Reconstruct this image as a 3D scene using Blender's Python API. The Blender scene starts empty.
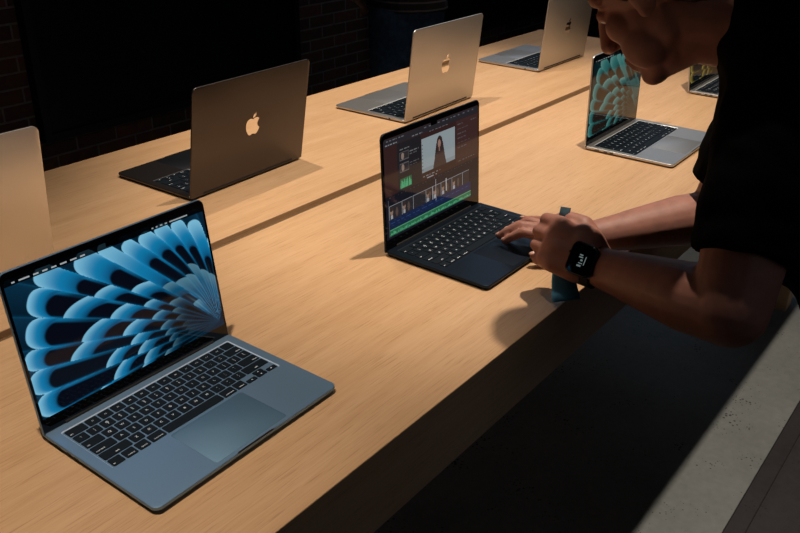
import bpy, bmesh, math, random
import numpy as np
from math import sin, cos, pi, radians, hypot, atan2, degrees, exp
from mathutils import Vector, Matrix, noise
from mathutils.geometry import tessellate_polygon

random.seed(7)
COL = bpy.context.scene.collection
VOX = 1.15
TZ = 0.90                                    # table top height


# ------------------------------------------------------------------ helpers
def tag(o, label=None, cat=None, group=None, kind=None):
    if label: o['label'] = label
    if cat: o['category'] = cat
    if group: o['group'] = group
    if kind: o['kind'] = kind
    return o


def empty(name, loc, rz=0.0):
    o = bpy.data.objects.new(name, None)
    COL.objects.link(o)
    o.location = loc
    o.rotation_euler = (0, 0, rz)
    o.empty_display_size = 0.05
    return o


def link_mesh(name, me, mats=None, parent=None, smooth=False):
    if mats is not None:
        if not isinstance(mats, (list, tuple)): mats = [mats]
        me.materials.clear()
        for m in mats: me.materials.append(m)
    o = bpy.data.objects.new(name, me)
    COL.objects.link(o)
    if parent is not None: o.parent = parent
    if smooth:
        me.polygons.foreach_set('use_smooth', [True] * len(me.polygons))
    return o


class MB:
    """collects faces of ONE part"""
    def __init__(s): s.v = []; s.f = []; s.m = []; s.M = None
    def add(s, vs, fs, mi=0):
        n = len(s.v)
        if s.M is not None: vs = [s.M(*v) for v in vs]
        s.v += [tuple(v) for v in vs]
        s.f += [tuple(n + i for i in f) for f in fs]
        s.m += [mi] * len(fs)
        return s
    def box(s, x0, x1, y0, y1, z0, z1, mi=0, ch=0.0):
        if ch <= 0:
            vs = [(x, y, z) for z in (z0, z1) for (x, y) in ((x0, y0), (x1, y0), (x1, y1), (x0, y1))]
            fs = [(3, 2, 1, 0), (4, 5, 6, 7), (0, 1, 5, 4), (1, 2, 6, 5), (2, 3, 7, 6), (3, 0, 4, 7)]
            return s.add(vs, fs, mi)
        bm = bmesh.new()
        bmesh.ops.create_cube(bm, size=1)
        for v in bm.verts:
            v.co = Vector(((x0 + x1) / 2 + v.co.x * (x1 - x0), (y0 + y1) / 2 + v.co.y * (y1 - y0), (z0 + z1) / 2 + v.co.z * (z1 - z0)))
        bmesh.ops.bevel(bm, geom=bm.edges[:], offset=ch, segments=2, profile=0.5, affect='EDGES')
        bm.verts.index_update()
        s.add([tuple(v.co) for v in bm.verts], [tuple(v.index for v in f.verts) for f in bm.faces], mi)
        bm.free(); return s
    def loops(s, ls, mi=0, cap0=True, cap1=True):
        n = len(ls[0]); vs = [p for l in ls for p in l]; fs = []
        for k in range(len(ls) - 1):
            for i in range(n):
                j = (i + 1) % n
                fs.append((k * n + i, k * n + j, (k + 1) * n + j, (k + 1) * n + i))
        if cap0: fs.append(tuple(range(n - 1, -1, -1)))
        if cap1: fs.append(tuple(range((len(ls) - 1) * n, len(ls) * n)))
        return s.add(vs, fs, mi)
    def flat(s, outer, holes, z, mi=0):
        polys = [[Vector((p[0], p[1], 0)) for p in outer]] + [[Vector((p[0], p[1], 0)) for p in h] for h in holes]
        allp = [p for q in polys for p in q]
        fs = []
        for t in tessellate_polygon(polys):
            a, b, c = (allp[i] for i in t)
            if (b - a).cross(c - a).z < 0: t = (t[0], t[2], t[1])
            fs.append(tuple(t))
        return s.add([(p.x, p.y, z) for p in allp], fs, mi)
    def slab(s, x0, x1, y0, y1, rad, z0, z1, ch=0.0, mi=0, n=6, hole=None):
        def L(i, z): return [(p[0], p[1], z) for p in rrect(x0 + i, x1 - i, y0 + i, y1 - i, [max(r - i, .0002) for r in rad], n)]
        if ch > 0:
            c3 = ch * .3
            ls = [L(ch, z0), L(c3, z0 + c3), L(0, z0 + ch), L(0, z1 - ch), L(c3, z1 - c3), L(ch, z1)]
        else:
            ls = [L(0, z0), L(0, z1)]
        s.loops(ls, mi, True, hole is None)
        if hole is not None: s.flat([p[:2] for p in ls[-1]], [hole], z1, mi)
        return s
    def build(s, name, mats, parent=None, smooth=False, auto=None):
        me = bpy.data.meshes.new(name)
        me.from_pydata(s.v, [], s.f)
        if not isinstance(mats, (list, tuple)): mats = [mats]
        me.update()
        o = link_mesh(name, me, mats, parent, smooth)
        me.polygons.foreach_set('material_index', s.m)
        if auto is not None:
            me.polygons.foreach_set('use_smooth', [True] * len(me.polygons))
            me.set_sharp_from_angle(angle=radians(auto))
        return o


def rrect(x0, x1, y0, y1, rad, n=6):
    """rounded rectangle, counter-clockwise, radii (bl, br, tr, tl)"""
    pts = []
    for (cx, cy, r, a0) in ((x0 + rad[0], y0 + rad[0], rad[0], pi), (x1 - rad[1], y0 + rad[1], rad[1], 1.5 * pi),
                            (x1 - rad[2], y1 - rad[2], rad[2], 0), (x0 + rad[3], y1 - rad[3], rad[3], .5 * pi)):
        for k in range(n + 1):
            a = a0 + .5 * pi * k / n
            pts.append((cx + r * cos(a), cy + r * sin(a)))
    return pts


def cone_part(a, b, ra, rb, n=20, m=5, cap_b=True, cap_a=True, flat=None, fax=None):
    """closed tapered capsule from a to b; flat<1 squeezes the section along fax"""
    a = Vector(a); b = Vector(b); d = b - a
    L = d.length
    if L < 1e-6: d = Vector((0, 0, 1)); L = 0
    else: d.normalize()
    if fax is not None:
        e = Vector(fax); e = (e - d * e.dot(d)).normalized()
    else:
        e = d.orthogonal().normalized()
    g = d.cross(e)
    fl = flat if flat else 1.0
    rings = []
    if cap_a:
        for k in range(m): t = pi / 2 * (k + .35) / (m + .35) if k == 0 else pi / 2 * k / m; rings.append((a - d * ra * cos(t), ra * sin(t)))
    rings.append((a, ra)); rings.append((b, rb))
    if cap_b:
        for k in range(m - 1, -1, -1): t = pi / 2 * (k + .35) / (m + .35) if k == 0 else pi / 2 * k / m; rings.append((b + d * rb * cos(t), rb * sin(t)))
    vs = []; fs = []
    for c, r in rings:
        for i in range(n):
            t = 2 * pi * i / n
            vs.append(tuple(c + e * (r * fl * cos(t)) + g * (r * sin(t))))
    for k in range(len(rings) - 1):
        for i in range(n):
            j = (i + 1) % n
            fs.append((k * n + i, k * n + j, (k + 1) * n + j, (k + 1) * n + i))
    fs.append(tuple(range(n - 1, -1, -1))); fs.append(tuple(range((len(rings) - 1) * n, len(rings) * n)))
    return vs, fs


def ell_part(c, r, R=None, n=24, m=14):
    vs = []; fs = []
    R = R or Matrix.Identity(3)
    c = Vector(c)
    for k in range(m + 1):
        t = pi * (k + (.12 if k == 0 else -.12 if k == m else 0)) / m
        for i in range(n):
            p = 2 * pi * i / n
            vs.append(tuple(c + R @ Vector((r[0] * sin(t) * cos(p), r[1] * sin(t) * sin(p), r[2] * cos(t)))))
    for k in range(m):
        for i in range(n):
            j = (i + 1) % n
            fs.append((k * n + j, k * n + i, (k + 1) * n + i, (k + 1) * n + j))
    fs.append(tuple(range(n))); fs.append(tuple(range((m + 1) * n - 1, m * n - 1, -1)))
    return vs, fs


def union(name, parts, voxel, smooth_it, mats, parent=None, wob=None):
    """blend closed shapes into one continuous skin"""
    mb = MB()
    for vs, fs in parts: mb.add(vs, fs)
    me = bpy.data.meshes.new('tmp'); me.from_pydata(mb.v, [], mb.f); me.update()
    bm = bmesh.new(); bm.from_mesh(me); bmesh.ops.recalc_face_normals(bm, faces=bm.faces[:]); bm.to_mesh(me); bm.free()
    o = bpy.data.objects.new('tmp', me); COL.objects.link(o)
    r = o.modifiers.new('r', 'REMESH'); r.mode = 'VOXEL'; r.voxel_size = voxel * VOX; r.adaptivity = 0
    if smooth_it:
        s = o.modifiers.new('s', 'SMOOTH'); s.factor = .5; s.iterations = smooth_it
    dg = bpy.context.evaluated_depsgraph_get(); dg.update()
    out = bpy.data.meshes.new_from_object(o.evaluated_get(dg))
    bpy.data.objects.remove(o); bpy.data.meshes.remove(me)
    out.name = name
    if wob:
        amp, sc, stretch = wob
        for v in out.vertices:
            p = Vector((v.co.x * stretch[0], v.co.y * stretch[1], v.co.z * stretch[2])) * sc
            v.co = v.co + v.normal * amp * (noise.noise(p) + .5 * noise.noise(p * 2.1))
    return link_mesh(name, out, mats, parent, True)


# ---------------------------------------------------------------- materials
def newmat(name):
    m = bpy.data.materials.new(name); m.use_nodes = True
    nt = m.node_tree; b = nt.nodes['Principled BSDF']
    return m, nt, b


def plain(name, col, rough=.5, metal=0.0, spec=.5, emit=None, est=1.0, bump=None, nvar=0.0, nscale=30, sss=0, coat=0):
    m, nt, b = newmat(name)
    b.inputs['Base Color'].default_value = (*col, 1)
    b.inputs['Roughness'].default_value = rough
    b.inputs['Metallic'].default_value = metal
    b.inputs['Specular IOR Level'].default_value = spec
    b.inputs['Coat Weight'].default_value = coat
    if emit:
        b.inputs['Emission Color'].default_value = (*emit, 1); b.inputs['Emission Strength'].default_value = est
    tc = nt.nodes.new('ShaderNodeTexCoord')
    if nvar or bump:
        nz = nt.nodes.new('ShaderNodeTexNoise'); nz.inputs['Scale'].default_value = nscale; nz.inputs['Detail'].default_value = 6
        nt.links.new(tc.outputs['Object'], nz.inputs['Vector'])
        if nvar:
            cr = nt.nodes.new('ShaderNodeValToRGB')
            cr.color_ramp.elements[0].position = .3; cr.color_ramp.elements[1].position = .7
            cr.color_ramp.elements[0].color = (*[c * (1 - nvar) for c in col], 1)
            cr.color_ramp.elements[1].color = (*[min(1, c * (1 + nvar)) for c in col], 1)
            nt.links.new(nz.outputs['Fac'], cr.inputs['Fac']); nt.links.new(cr.outputs['Color'], b.inputs['Base Color'])
        if bump:
            bp = nt.nodes.new('ShaderNodeBump'); bp.inputs['Strength'].default_value = bump; bp.inputs['Distance'].default_value = .002
            nt.links.new(nz.outputs['Fac'], bp.inputs['Height']); nt.links.new(bp.outputs['Normal'], b.inputs['Normal'])
    if sss:
        b.inputs['Subsurface Weight'].default_value = sss; b.inputs['Subsurface Radius'].default_value = (.012, .004, .002)
        b.inputs['Subsurface Scale'].default_value = 1.0
    return m


def anodized(name, col, rough=.42, metal=.75):
    m, nt, b = newmat(name)
    b.inputs['Metallic'].default_value = metal; b.inputs['Roughness'].default_value = rough
    b.inputs['Base Color'].default_value = (*col, 1)
    tc = nt.nodes.new('ShaderNodeTexCoord'); nz = nt.nodes.new('ShaderNodeTexNoise')
    nz.inputs['Scale'].default_value = 2500; nz.inputs['Detail'].default_value = 1
    nt.links.new(tc.outputs['Object'], nz.inputs['Vector'])
    bp = nt.nodes.new('ShaderNodeBump'); bp.inputs['Strength'].default_value = .08; bp.inputs['Distance'].default_value = .0002
    nt.links.new(nz.outputs['Fac'], bp.inputs['Height']); nt.links.new(bp.outputs['Normal'], b.inputs['Normal'])
    return m


def wood(name, dark, mid, light, along=0, rough=.42):
    m, nt, b = newmat(name)
    b.inputs['Roughness'].default_value = rough; b.inputs['Specular IOR Level'].default_value = .35
    N = nt.nodes.new; Lk = nt.links.new
    tc = N('ShaderNodeTexCoord')
    def noi(scale, sx, det, rgh=.6, w=None):
        mp = N('ShaderNodeMapping'); s = [1, 1, 1]; s[along] = sx
        mp.inputs['Scale'].default_value = s
        Lk(tc.outputs['Object'], mp.inputs['Vector'])
        n = N('ShaderNodeTexNoise'); n.inputs['Scale'].default_value = scale; n.inputs['Detail'].default_value = det; n.inputs['Roughness'].default_value = rgh
        Lk(mp.outputs['Vector'], n.inputs['Vector']); return n
    fine = noi(260, .035, 5, .65)
    grow = noi(34, .06, 5, .6)
    broad = noi(5, .22, 3, .5)
    pores = noi(520, .03, 2, .5)
    def mix(a, bb, f):
        x = N('ShaderNodeMath'); x.operation = 'MULTIPLY'; Lk(bb, x.inputs[0]); x.inputs[1].default_value = f
        y = N('ShaderNodeMath'); y.operation = 'ADD'; Lk(a, y.inputs[0]) if not isinstance(a, float) else setattr(y.inputs[0], 'default_value', a); Lk(x.outputs[0], y.inputs[1]); return y.outputs[0]
    t = mix(0.0, fine.outputs['Fac'], .38); t = mix(t, grow.outputs['Fac'], .40); t = mix(t, broad.outputs['Fac'], .22)
    cr = N('ShaderNodeValToRGB'); e = cr.color_ramp.elements
    e[0].position = .36; e[0].color = (*dark, 1); e[1].position = .64; e[1].color = (*light, 1)
    k = e.new(.5); k.color = (*mid, 1)
    Lk(t, cr.inputs['Fac'])
    pr = N('ShaderNodeValToRGB'); pe = pr.color_ramp.elements
    pe[0].position = .30; pe[0].color = (.72, .66, .6, 1); pe[1].position = .42; pe[1].color = (1, 1, 1, 1)
    Lk(pores.outputs['Fac'], pr.inputs['Fac'])
    mx = N('ShaderNodeMixRGB'); mx.blend_type = 'MULTIPLY'; mx.inputs['Fac'].default_value = .8
    Lk(cr.outputs['Color'], mx.inputs['Color1']); Lk(pr.outputs['Color'], mx.inputs['Color2'])
    Lk(mx.outputs['Color'], b.inputs['Base Color'])
    bp = N('ShaderNodeBump'); bp.inputs['Strength'].default_value = .12; bp.inputs['Distance'].default_value = .0008
    Lk(fine.outputs['Fac'], bp.inputs['Height']); Lk(bp.outputs['Normal'], b.inputs['Normal'])
    return m


def brick(name):
    m, nt, b = newmat(name); N = nt.nodes.new; Lk = nt.links.new
    b.inputs['Roughness'].default_value = .85
    tc = N('ShaderNodeTexCoord'); mp = N('ShaderNodeMapping'); mp.inputs['Rotation'].default_value = (pi / 2, 0, 0)
    Lk(tc.outputs['Object'], mp.inputs['Vector'])
    sp = N('ShaderNodeSeparateXYZ'); cb = N('ShaderNodeCombineXYZ'); Lk(tc.outputs['Object'], sp.inputs[0])
    ad = N('ShaderNodeMath'); ad.operation = 'ADD'; Lk(sp.outputs['X'], ad.inputs[0]); Lk(sp.outputs['Y'], ad.inputs[1])
    Lk(ad.outputs[0], cb.inputs['X']); Lk(sp.outputs['Z'], cb.inputs['Y'])
    br = N('ShaderNodeTexBrick'); Lk(cb.outputs[0], br.inputs['Vector'])
    br.inputs['Scale'].default_value = 1.0
    br.inputs['Brick Width'].default_value = .215; br.inputs['Row Height'].default_value = .068
    br.inputs['Mortar Size'].default_value = .006; br.inputs['Mortar Smooth'].default_value = .3
    br.inputs['Color1'].default_value = (.36, .13, .085, 1); br.inputs['Color2'].default_value = (.18, .075, .055, 1)
    br.inputs['Mortar'].default_value = (.48, .36, .30, 1); br.inputs['Bias'].default_value = .1
    nz = N('ShaderNodeTexNoise'); nz.inputs['Scale'].default_value = 22; nz.inputs['Detail'].default_value = 8
    Lk(tc.outputs['Object'], nz.inputs['Vector'])
    mx = N('ShaderNodeMixRGB'); mx.blend_type = 'MULTIPLY'; mx.inputs['Fac'].default_value = .7
    Lk(br.outputs['Color'], mx.inputs['Color1']); Lk(nz.outputs['Color'], mx.inputs['Color2'])
    Lk(mx.outputs['Color'], b.inputs['Base Color'])
    iv = N('ShaderNodeMath'); iv.operation = 'SUBTRACT'; iv.inputs[0].default_value = 1; Lk(br.outputs['Fac'], iv.inputs[1])
    bp = N('ShaderNodeBump'); bp.inputs['Strength'].default_value = .8; bp.inputs['Distance'].default_value = .01
    Lk(iv.outputs[0], bp.inputs['Height']); Lk(bp.outputs['Normal'], b.inputs['Normal'])
    return m


def stone(name, a, bcol, speck, rough=.6, pits=True):
    m, nt, b = newmat(name); N = nt.nodes.new; Lk = nt.links.new
    b.inputs['Roughness'].default_value = rough; b.inputs['Specular IOR Level'].default_value = .3
    tc = N('ShaderNodeTexCoord')
    n1 = N('ShaderNodeTexNoise'); n1.inputs['Scale'].default_value = 3.5; n1.inputs['Detail'].default_value = 8; n1.inputs['Roughness'].default_value = .65
    n2 = N('ShaderNodeTexNoise'); n2.inputs['Scale'].default_value = 45; n2.inputs['Detail'].default_value = 4
    n3 = N('ShaderNodeTexVoronoi'); n3.inputs['Scale'].default_value = 85
    for n in (n1, n2, n3): Lk(tc.outputs['Object'], n.inputs['Vector'])
    cr = N('ShaderNodeValToRGB'); cr.color_ramp.elements[0].position = .3; cr.color_ramp.elements[1].position = .7
    cr.color_ramp.elements[0].color = (*a, 1); cr.color_ramp.elements[1].color = (*bcol, 1)
    ad = N('ShaderNodeMath'); ad.operation = 'MULTIPLY_ADD'; Lk(n2.outputs['Fac'], ad.inputs[0]); ad.inputs[1].default_value = .35
    ml = N('ShaderNodeMath'); ml.operation = 'MULTIPLY'; Lk(n1.outputs['Fac'], ml.inputs[0]); ml.inputs[1].default_value = .65
    Lk(ml.outputs[0], ad.inputs[2]); Lk(ad.outputs[0], cr.inputs['Fac'])
    c2 = N('ShaderNodeValToRGB'); c2.color_ramp.elements[0].position = .05; c2.color_ramp.elements[1].position = .11
    c2.color_ramp.elements[0].color = (*speck, 1); c2.color_ramp.elements[1].color = (1, 1, 1, 1)
    dm = N('ShaderNodeMath'); dm.operation = 'ADD'; Lk(n3.outputs['Distance'], dm.inputs[0])
    n4 = N('ShaderNodeTexNoise'); n4.inputs['Scale'].default_value = 9; Lk(tc.outputs['Object'], n4.inputs['Vector'])
    m4 = N('ShaderNodeMath'); m4.operation = 'MULTIPLY_ADD'; Lk(n4.outputs['Fac'], m4.inputs[0]); m4.inputs[1].default_value = -1.2; m4.inputs[2].default_value = .62
    Lk(m4.outputs[0], dm.inputs[1]); Lk(dm.outputs[0], c2.inputs['Fac'])
    mx = N('ShaderNodeMixRGB'); mx.blend_type = 'MULTIPLY'; mx.inputs['Fac'].default_value = 1
    Lk(cr.outputs['Color'], mx.inputs['Color1']); Lk(c2.outputs['Color'], mx.inputs['Color2'])
    Lk(mx.outputs['Color'], b.inputs['Base Color'])
    return m


def screen_mat(name, strength):
    m, nt, b = newmat(name)
    at = nt.nodes.new('ShaderNodeAttribute'); at.attribute_name = 'Col'
    b.inputs['Base Color'].default_value = (.004, .004, .005, 1)
    b.inputs['Roughness'].default_value = .06; b.inputs['Specular IOR Level'].default_value = .33
    nt.links.new(at.outputs['Color'], b.inputs['Emission Color'])
    b.inputs['Emission Strength'].default_value = strength
    return m


def striped(name, a, bcol, period, frac):
    m, nt, b = newmat(name); N = nt.nodes.new; Lk = nt.links.new
    b.inputs['Roughness'].default_value = .9
    tc = N('ShaderNodeTexCoord'); sp = N('ShaderNodeSeparateXYZ'); Lk(tc.outputs['Object'], sp.inputs[0])
    md = N('ShaderNodeMath'); md.operation = 'PINGPONG'; Lk(sp.outputs['Z'], md.inputs[0]); md.inputs[1].default_value = period / 2
    gt = N('ShaderNodeMath'); gt.operation = 'GREATER_THAN'; Lk(md.outputs[0], gt.inputs[0]); gt.inputs[1].default_value = period / 2 * (1 - frac)
    mx = N('ShaderNodeMixRGB'); mx.inputs['Color1'].default_value = (*a, 1); mx.inputs['Color2'].default_value = (*bcol, 1)
    Lk(gt.outputs[0], mx.inputs['Fac']); Lk(mx.outputs['Color'], b.inputs['Base Color'])
    return m


M_TABLE = wood('oak_top', (.50, .298, .155), (.57, .355, .196), (.63, .410, .240))
M_TABLE_D = wood('oak_channel', (.13, .085, .045), (.17, .11, .06), (.2, .135, .075))
M_BRICK = brick('old_brick')
M_BLACKPANEL = plain('black_panel', (.010, .010, .012), .35, spec=.3, bump=.05, nscale=4)
M_BLACKFRAME = plain('black_frame', (.006, .006, .007), .5)
M_WALL = plain('dark_plaster', (.02, .018, .018), .9, nvar=.2, nscale=8)
M_CEIL = plain('dark_ceiling', (.03, .03, .03), .95, nvar=.2, nscale=3)
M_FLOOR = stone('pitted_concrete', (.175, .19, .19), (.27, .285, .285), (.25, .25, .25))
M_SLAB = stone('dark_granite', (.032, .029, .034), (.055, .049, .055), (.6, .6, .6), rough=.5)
M_JOINT = plain('floor_joint', (.012, .011, .011), .8)
M_GLASS = plain('bezel_glass', (.003, .003, .004), .06, spec=.5)
M_KEYCAP = plain('keycap_black', (.004, .008, .014), .6, spec=.15, bump=.05, nscale=800)
M_LEGEND = plain('key_legend', (.55, .6, .65), .6, emit=(.7, .8, .9), est=.10)
M_LEGEND_B = plain('key_legend_lit', (.7, .75, .8), .6, emit=(.75, .85, 1.0), est=.15)
M_RUBBER = plain('rubber', (.01, .01, .01), .8)
M_PORT = plain('port_hole', (.004, .004, .004), .5)
M_MIRROR = plain('mirror_emblem', (.92, .90, .88), .04, metal=1.0)
M_SKIN = plain('skin', (.37, .168, .128), .52, nvar=.13, nscale=45, bump=.25, sss=.12, spec=.4)
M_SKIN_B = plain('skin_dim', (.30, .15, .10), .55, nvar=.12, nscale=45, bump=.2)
M_HAIR = plain('dark_hair', (.018, .011, .008), .6, bump=.6, nscale=160)
M_EYE = plain('eye_white', (.7, .68, .65), .2)
M_IRIS = plain('iris', (.05, .03, .02), .2)
M_LIP = plain('lip', (.28, .10, .08), .5)
M_NAIL = plain('nail', (.62, .36, .29), .3)
M_SHIRT = plain('black_jersey', (.0035, .0035, .0045), .95, spec=.05, bump=.3, nscale=350)
M_TROUSER = plain('black_trouser', (.010, .010, .012), .9, spec=.15, bump=.3, nscale=300)
M_JEANS = plain('dark_denim', (.030, .058, .110), .9, nvar=.3, nscale=60, bump=.3, spec=.2)
M_STRIPE = striped('striped_knit', (.010, .009, .011), (.10, .095, .11), .032, .22)
M_SHOE = plain('shoe', (.02, .02, .02), .6)
M_CLOTH = plain('microfibre', (.18, .58, .92), .95, nvar=.12, nscale=120, bump=.4, spec=.1)
M_CLOTH_D = plain('microfibre_grey', (.05, .085, .11), .95, nvar=.12, nscale=120, bump=.4, spec=.1)
M_WATCH = plain('watch_case', (.03, .03, .035), .3, metal=.8)
M_WATCHGL = plain('watch_glass', (.003, .003, .004), .08)
M_WATCHTX = plain('watch_digits', (.3, .4, .42), .5, emit=(.45, .62, .68), est=.16)
M_STRAP = plain('watch_strap', (.010, .010, .012), .6)

FIN = dict(
    bright=anodized('lit_silver_aluminium', (.90, .89, .88), .40, .8),  # silver lightened: brighter light on the left laptop put into the colour
    sky=anodized('sky_blue_aluminium', (.22, .36, .54), .46, .8),
    midnight=anodized('midnight_aluminium', (.016, .026, .044), .42, .85),
    black=anodized('dark_grey_aluminium', (.095, .086, .088), .40, 1.0),
    silver=anodized('silver_aluminium', (.54, .54, .55), .40, .9),
)
RIM = dict(bright=plain('bright_rim', (.72, .74, .76), .35, metal=.2), sky=plain('sky_rim', (.62, .74, .90), .35, metal=.2), midnight=plain('midnight_rim', (.03, .04, .06), .35, metal=.3),
           black=plain('dark_rim', (.08, .08, .09), .35, metal=.3), silver=plain('silver_rim', (.72, .74, .76), .35, metal=.2))  # pale sky and silver rims: recess edge highlight put into the colour
PAD = dict(
    bright=plain('lit_silver_pad', (.58, .59, .61), .42, metal=.85),
    sky=plain('sky_pad', (.11, .205, .31), .50, metal=.6, spec=.2),
    midnight=plain('midnight_pad', (.010, .017, .030), .36, metal=.6, spec=.3),
    black=plain('dark_pad', (.05, .055, .07), .38, metal=.9),
    silver=plain('silver_pad', (.42, .43, .45), .42, metal=.85),
)


# ------------------------------------------------------------------ legends
_txt = {}
def text_mesh(s, size):
    k = (s, size)
    if k in _txt: return _txt[k]
    cu = bpy.data.curves.new('t', 'FONT'); cu.body = s; cu.size = size; cu.resolution_u = 2
    cu.align_x = 'CENTER'; cu.align_y = 'CENTER'; cu.space_line = .8; cu.offset = size * .012
    o = bpy.data.objects.new('t', cu); COL.objects.link(o)
    dg = bpy.context.evaluated_depsgraph_get(); dg.update()
    me = bpy.data.meshes.new_from_object(o.evaluated_get(dg))
    r = ([tuple(v.co) for v in me.vertices], [tuple(p.vertices) for p in me.polygons])
    bpy.data.objects.remove(o); bpy.data.curves.remove(cu); bpy.data.meshes.remove(me)
    _txt[k] = r
    return r


ROWS = [
    [('esc', 1.5)] + [('F%d' % i, 1) for i in range(1, 13)] + [('', 1)],
    [(a, 1) for a in ('~\n`', '!\n1', '@\n2', '#\n3', '$\n4', '%\n5', '^\n6', '&\n7', '*\n8', '(\n9', ')\n0', '_\n-', '+\n=')] + [('delete', 1.5)],
    [('tab', 1.5)] + [(c, 1) for c in 'QWERTYUIOP'] + [('{\n[', 1), ('}\n]', 1), ('|\n\\', 1)],
    [('caps lock', 1.75)] + [(c, 1) for c in 'ASDFGHJKL'] + [(':\n;', 1), ('"\n\'', 1), ('return', 1.75)],
    [('shift', 2.25)] + [(c, 1) for c in 'ZXCVBNM'] + [('<\n,', 1), ('>\n.', 1), ('?\n/', 1), ('shift', 2.25)],
    [('fn', 1), ('control', 1), ('option', 1), ('command', 1.25), (' ', 5), ('command', 1.25), ('option', 1), ('LEFT', 1), ('UD', 1), ('RIGHT', 1)],
]
_keys = {}
def key_mesh(txt, kw, kh, sc):
    k = (txt, round(kw, 5), round(kh, 5))
    if k in _keys: return _keys[k]
    mb = MB(); h = .0011
    r = .0016 * sc
    mb.slab(-kw / 2, kw / 2, -kh / 2, kh / 2, [r] * 4, 0, h, .0002, 0, n=3)
    z = h + .00004
    if txt in ('LEFT', 'RIGHT', 'UP', 'DOWN'):
        a = .0014 * sc
        tri = {'LEFT': [(-a, 0), (a, a), (a, -a)], 'RIGHT': [(a, 0), (-a, a), (-a, -a)], 'UP': [(0, a), (a, -a), (-a, -a)], 'DOWN': [(0, -a), (a, a), (-a, a)]}[txt]
        mb.add([(p[0], p[1], z) for p in tri], [(0, 1, 2)], 1)
    elif txt.strip():
        one = len(txt) == 1 or txt[0] == 'F'
        small = len(txt) > 3 or txt in ('esc', 'tab', 'fn')
        size = (.0052 if one and len(txt) == 1 else .0045 if '\n' in txt else .0032 if one else .0034) * sc
        vs, fs = text_mesh(txt, size)
        dx = dy = 0
        if small:
            wd = max(v[0] for v in vs)
            left = txt in ('esc', 'tab', 'caps lock', 'fn') or (txt == 'shift' and False)
            dx = (-kw / 2 + wd + .002 * sc) if left else (kw / 2 - wd - .002 * sc) if txt in ('delete', 'return') else 0
            dy = -kh / 2 + .004 * sc
        mb.add([(v[0] + dx, v[1] + dy, z) for v in vs], fs, 1)
    me = bpy.data.meshes.new('key'); me.from_pydata(mb.v, [], mb.f); me.polygons.foreach_set('material_index', mb.m); me.update()
    me.materials.append(M_KEYCAP); me.materials.append(M_LEGEND)
    _keys[k] = me
    return me


# ------------------------------------------------------------------ screens
def smooth01(x): x = np.clip(x, 0, 1); return x * x * (3 - 2 * x)
def mixc(a, b, t): return a * (1 - t[..., None]) + b * t[..., None]


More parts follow.
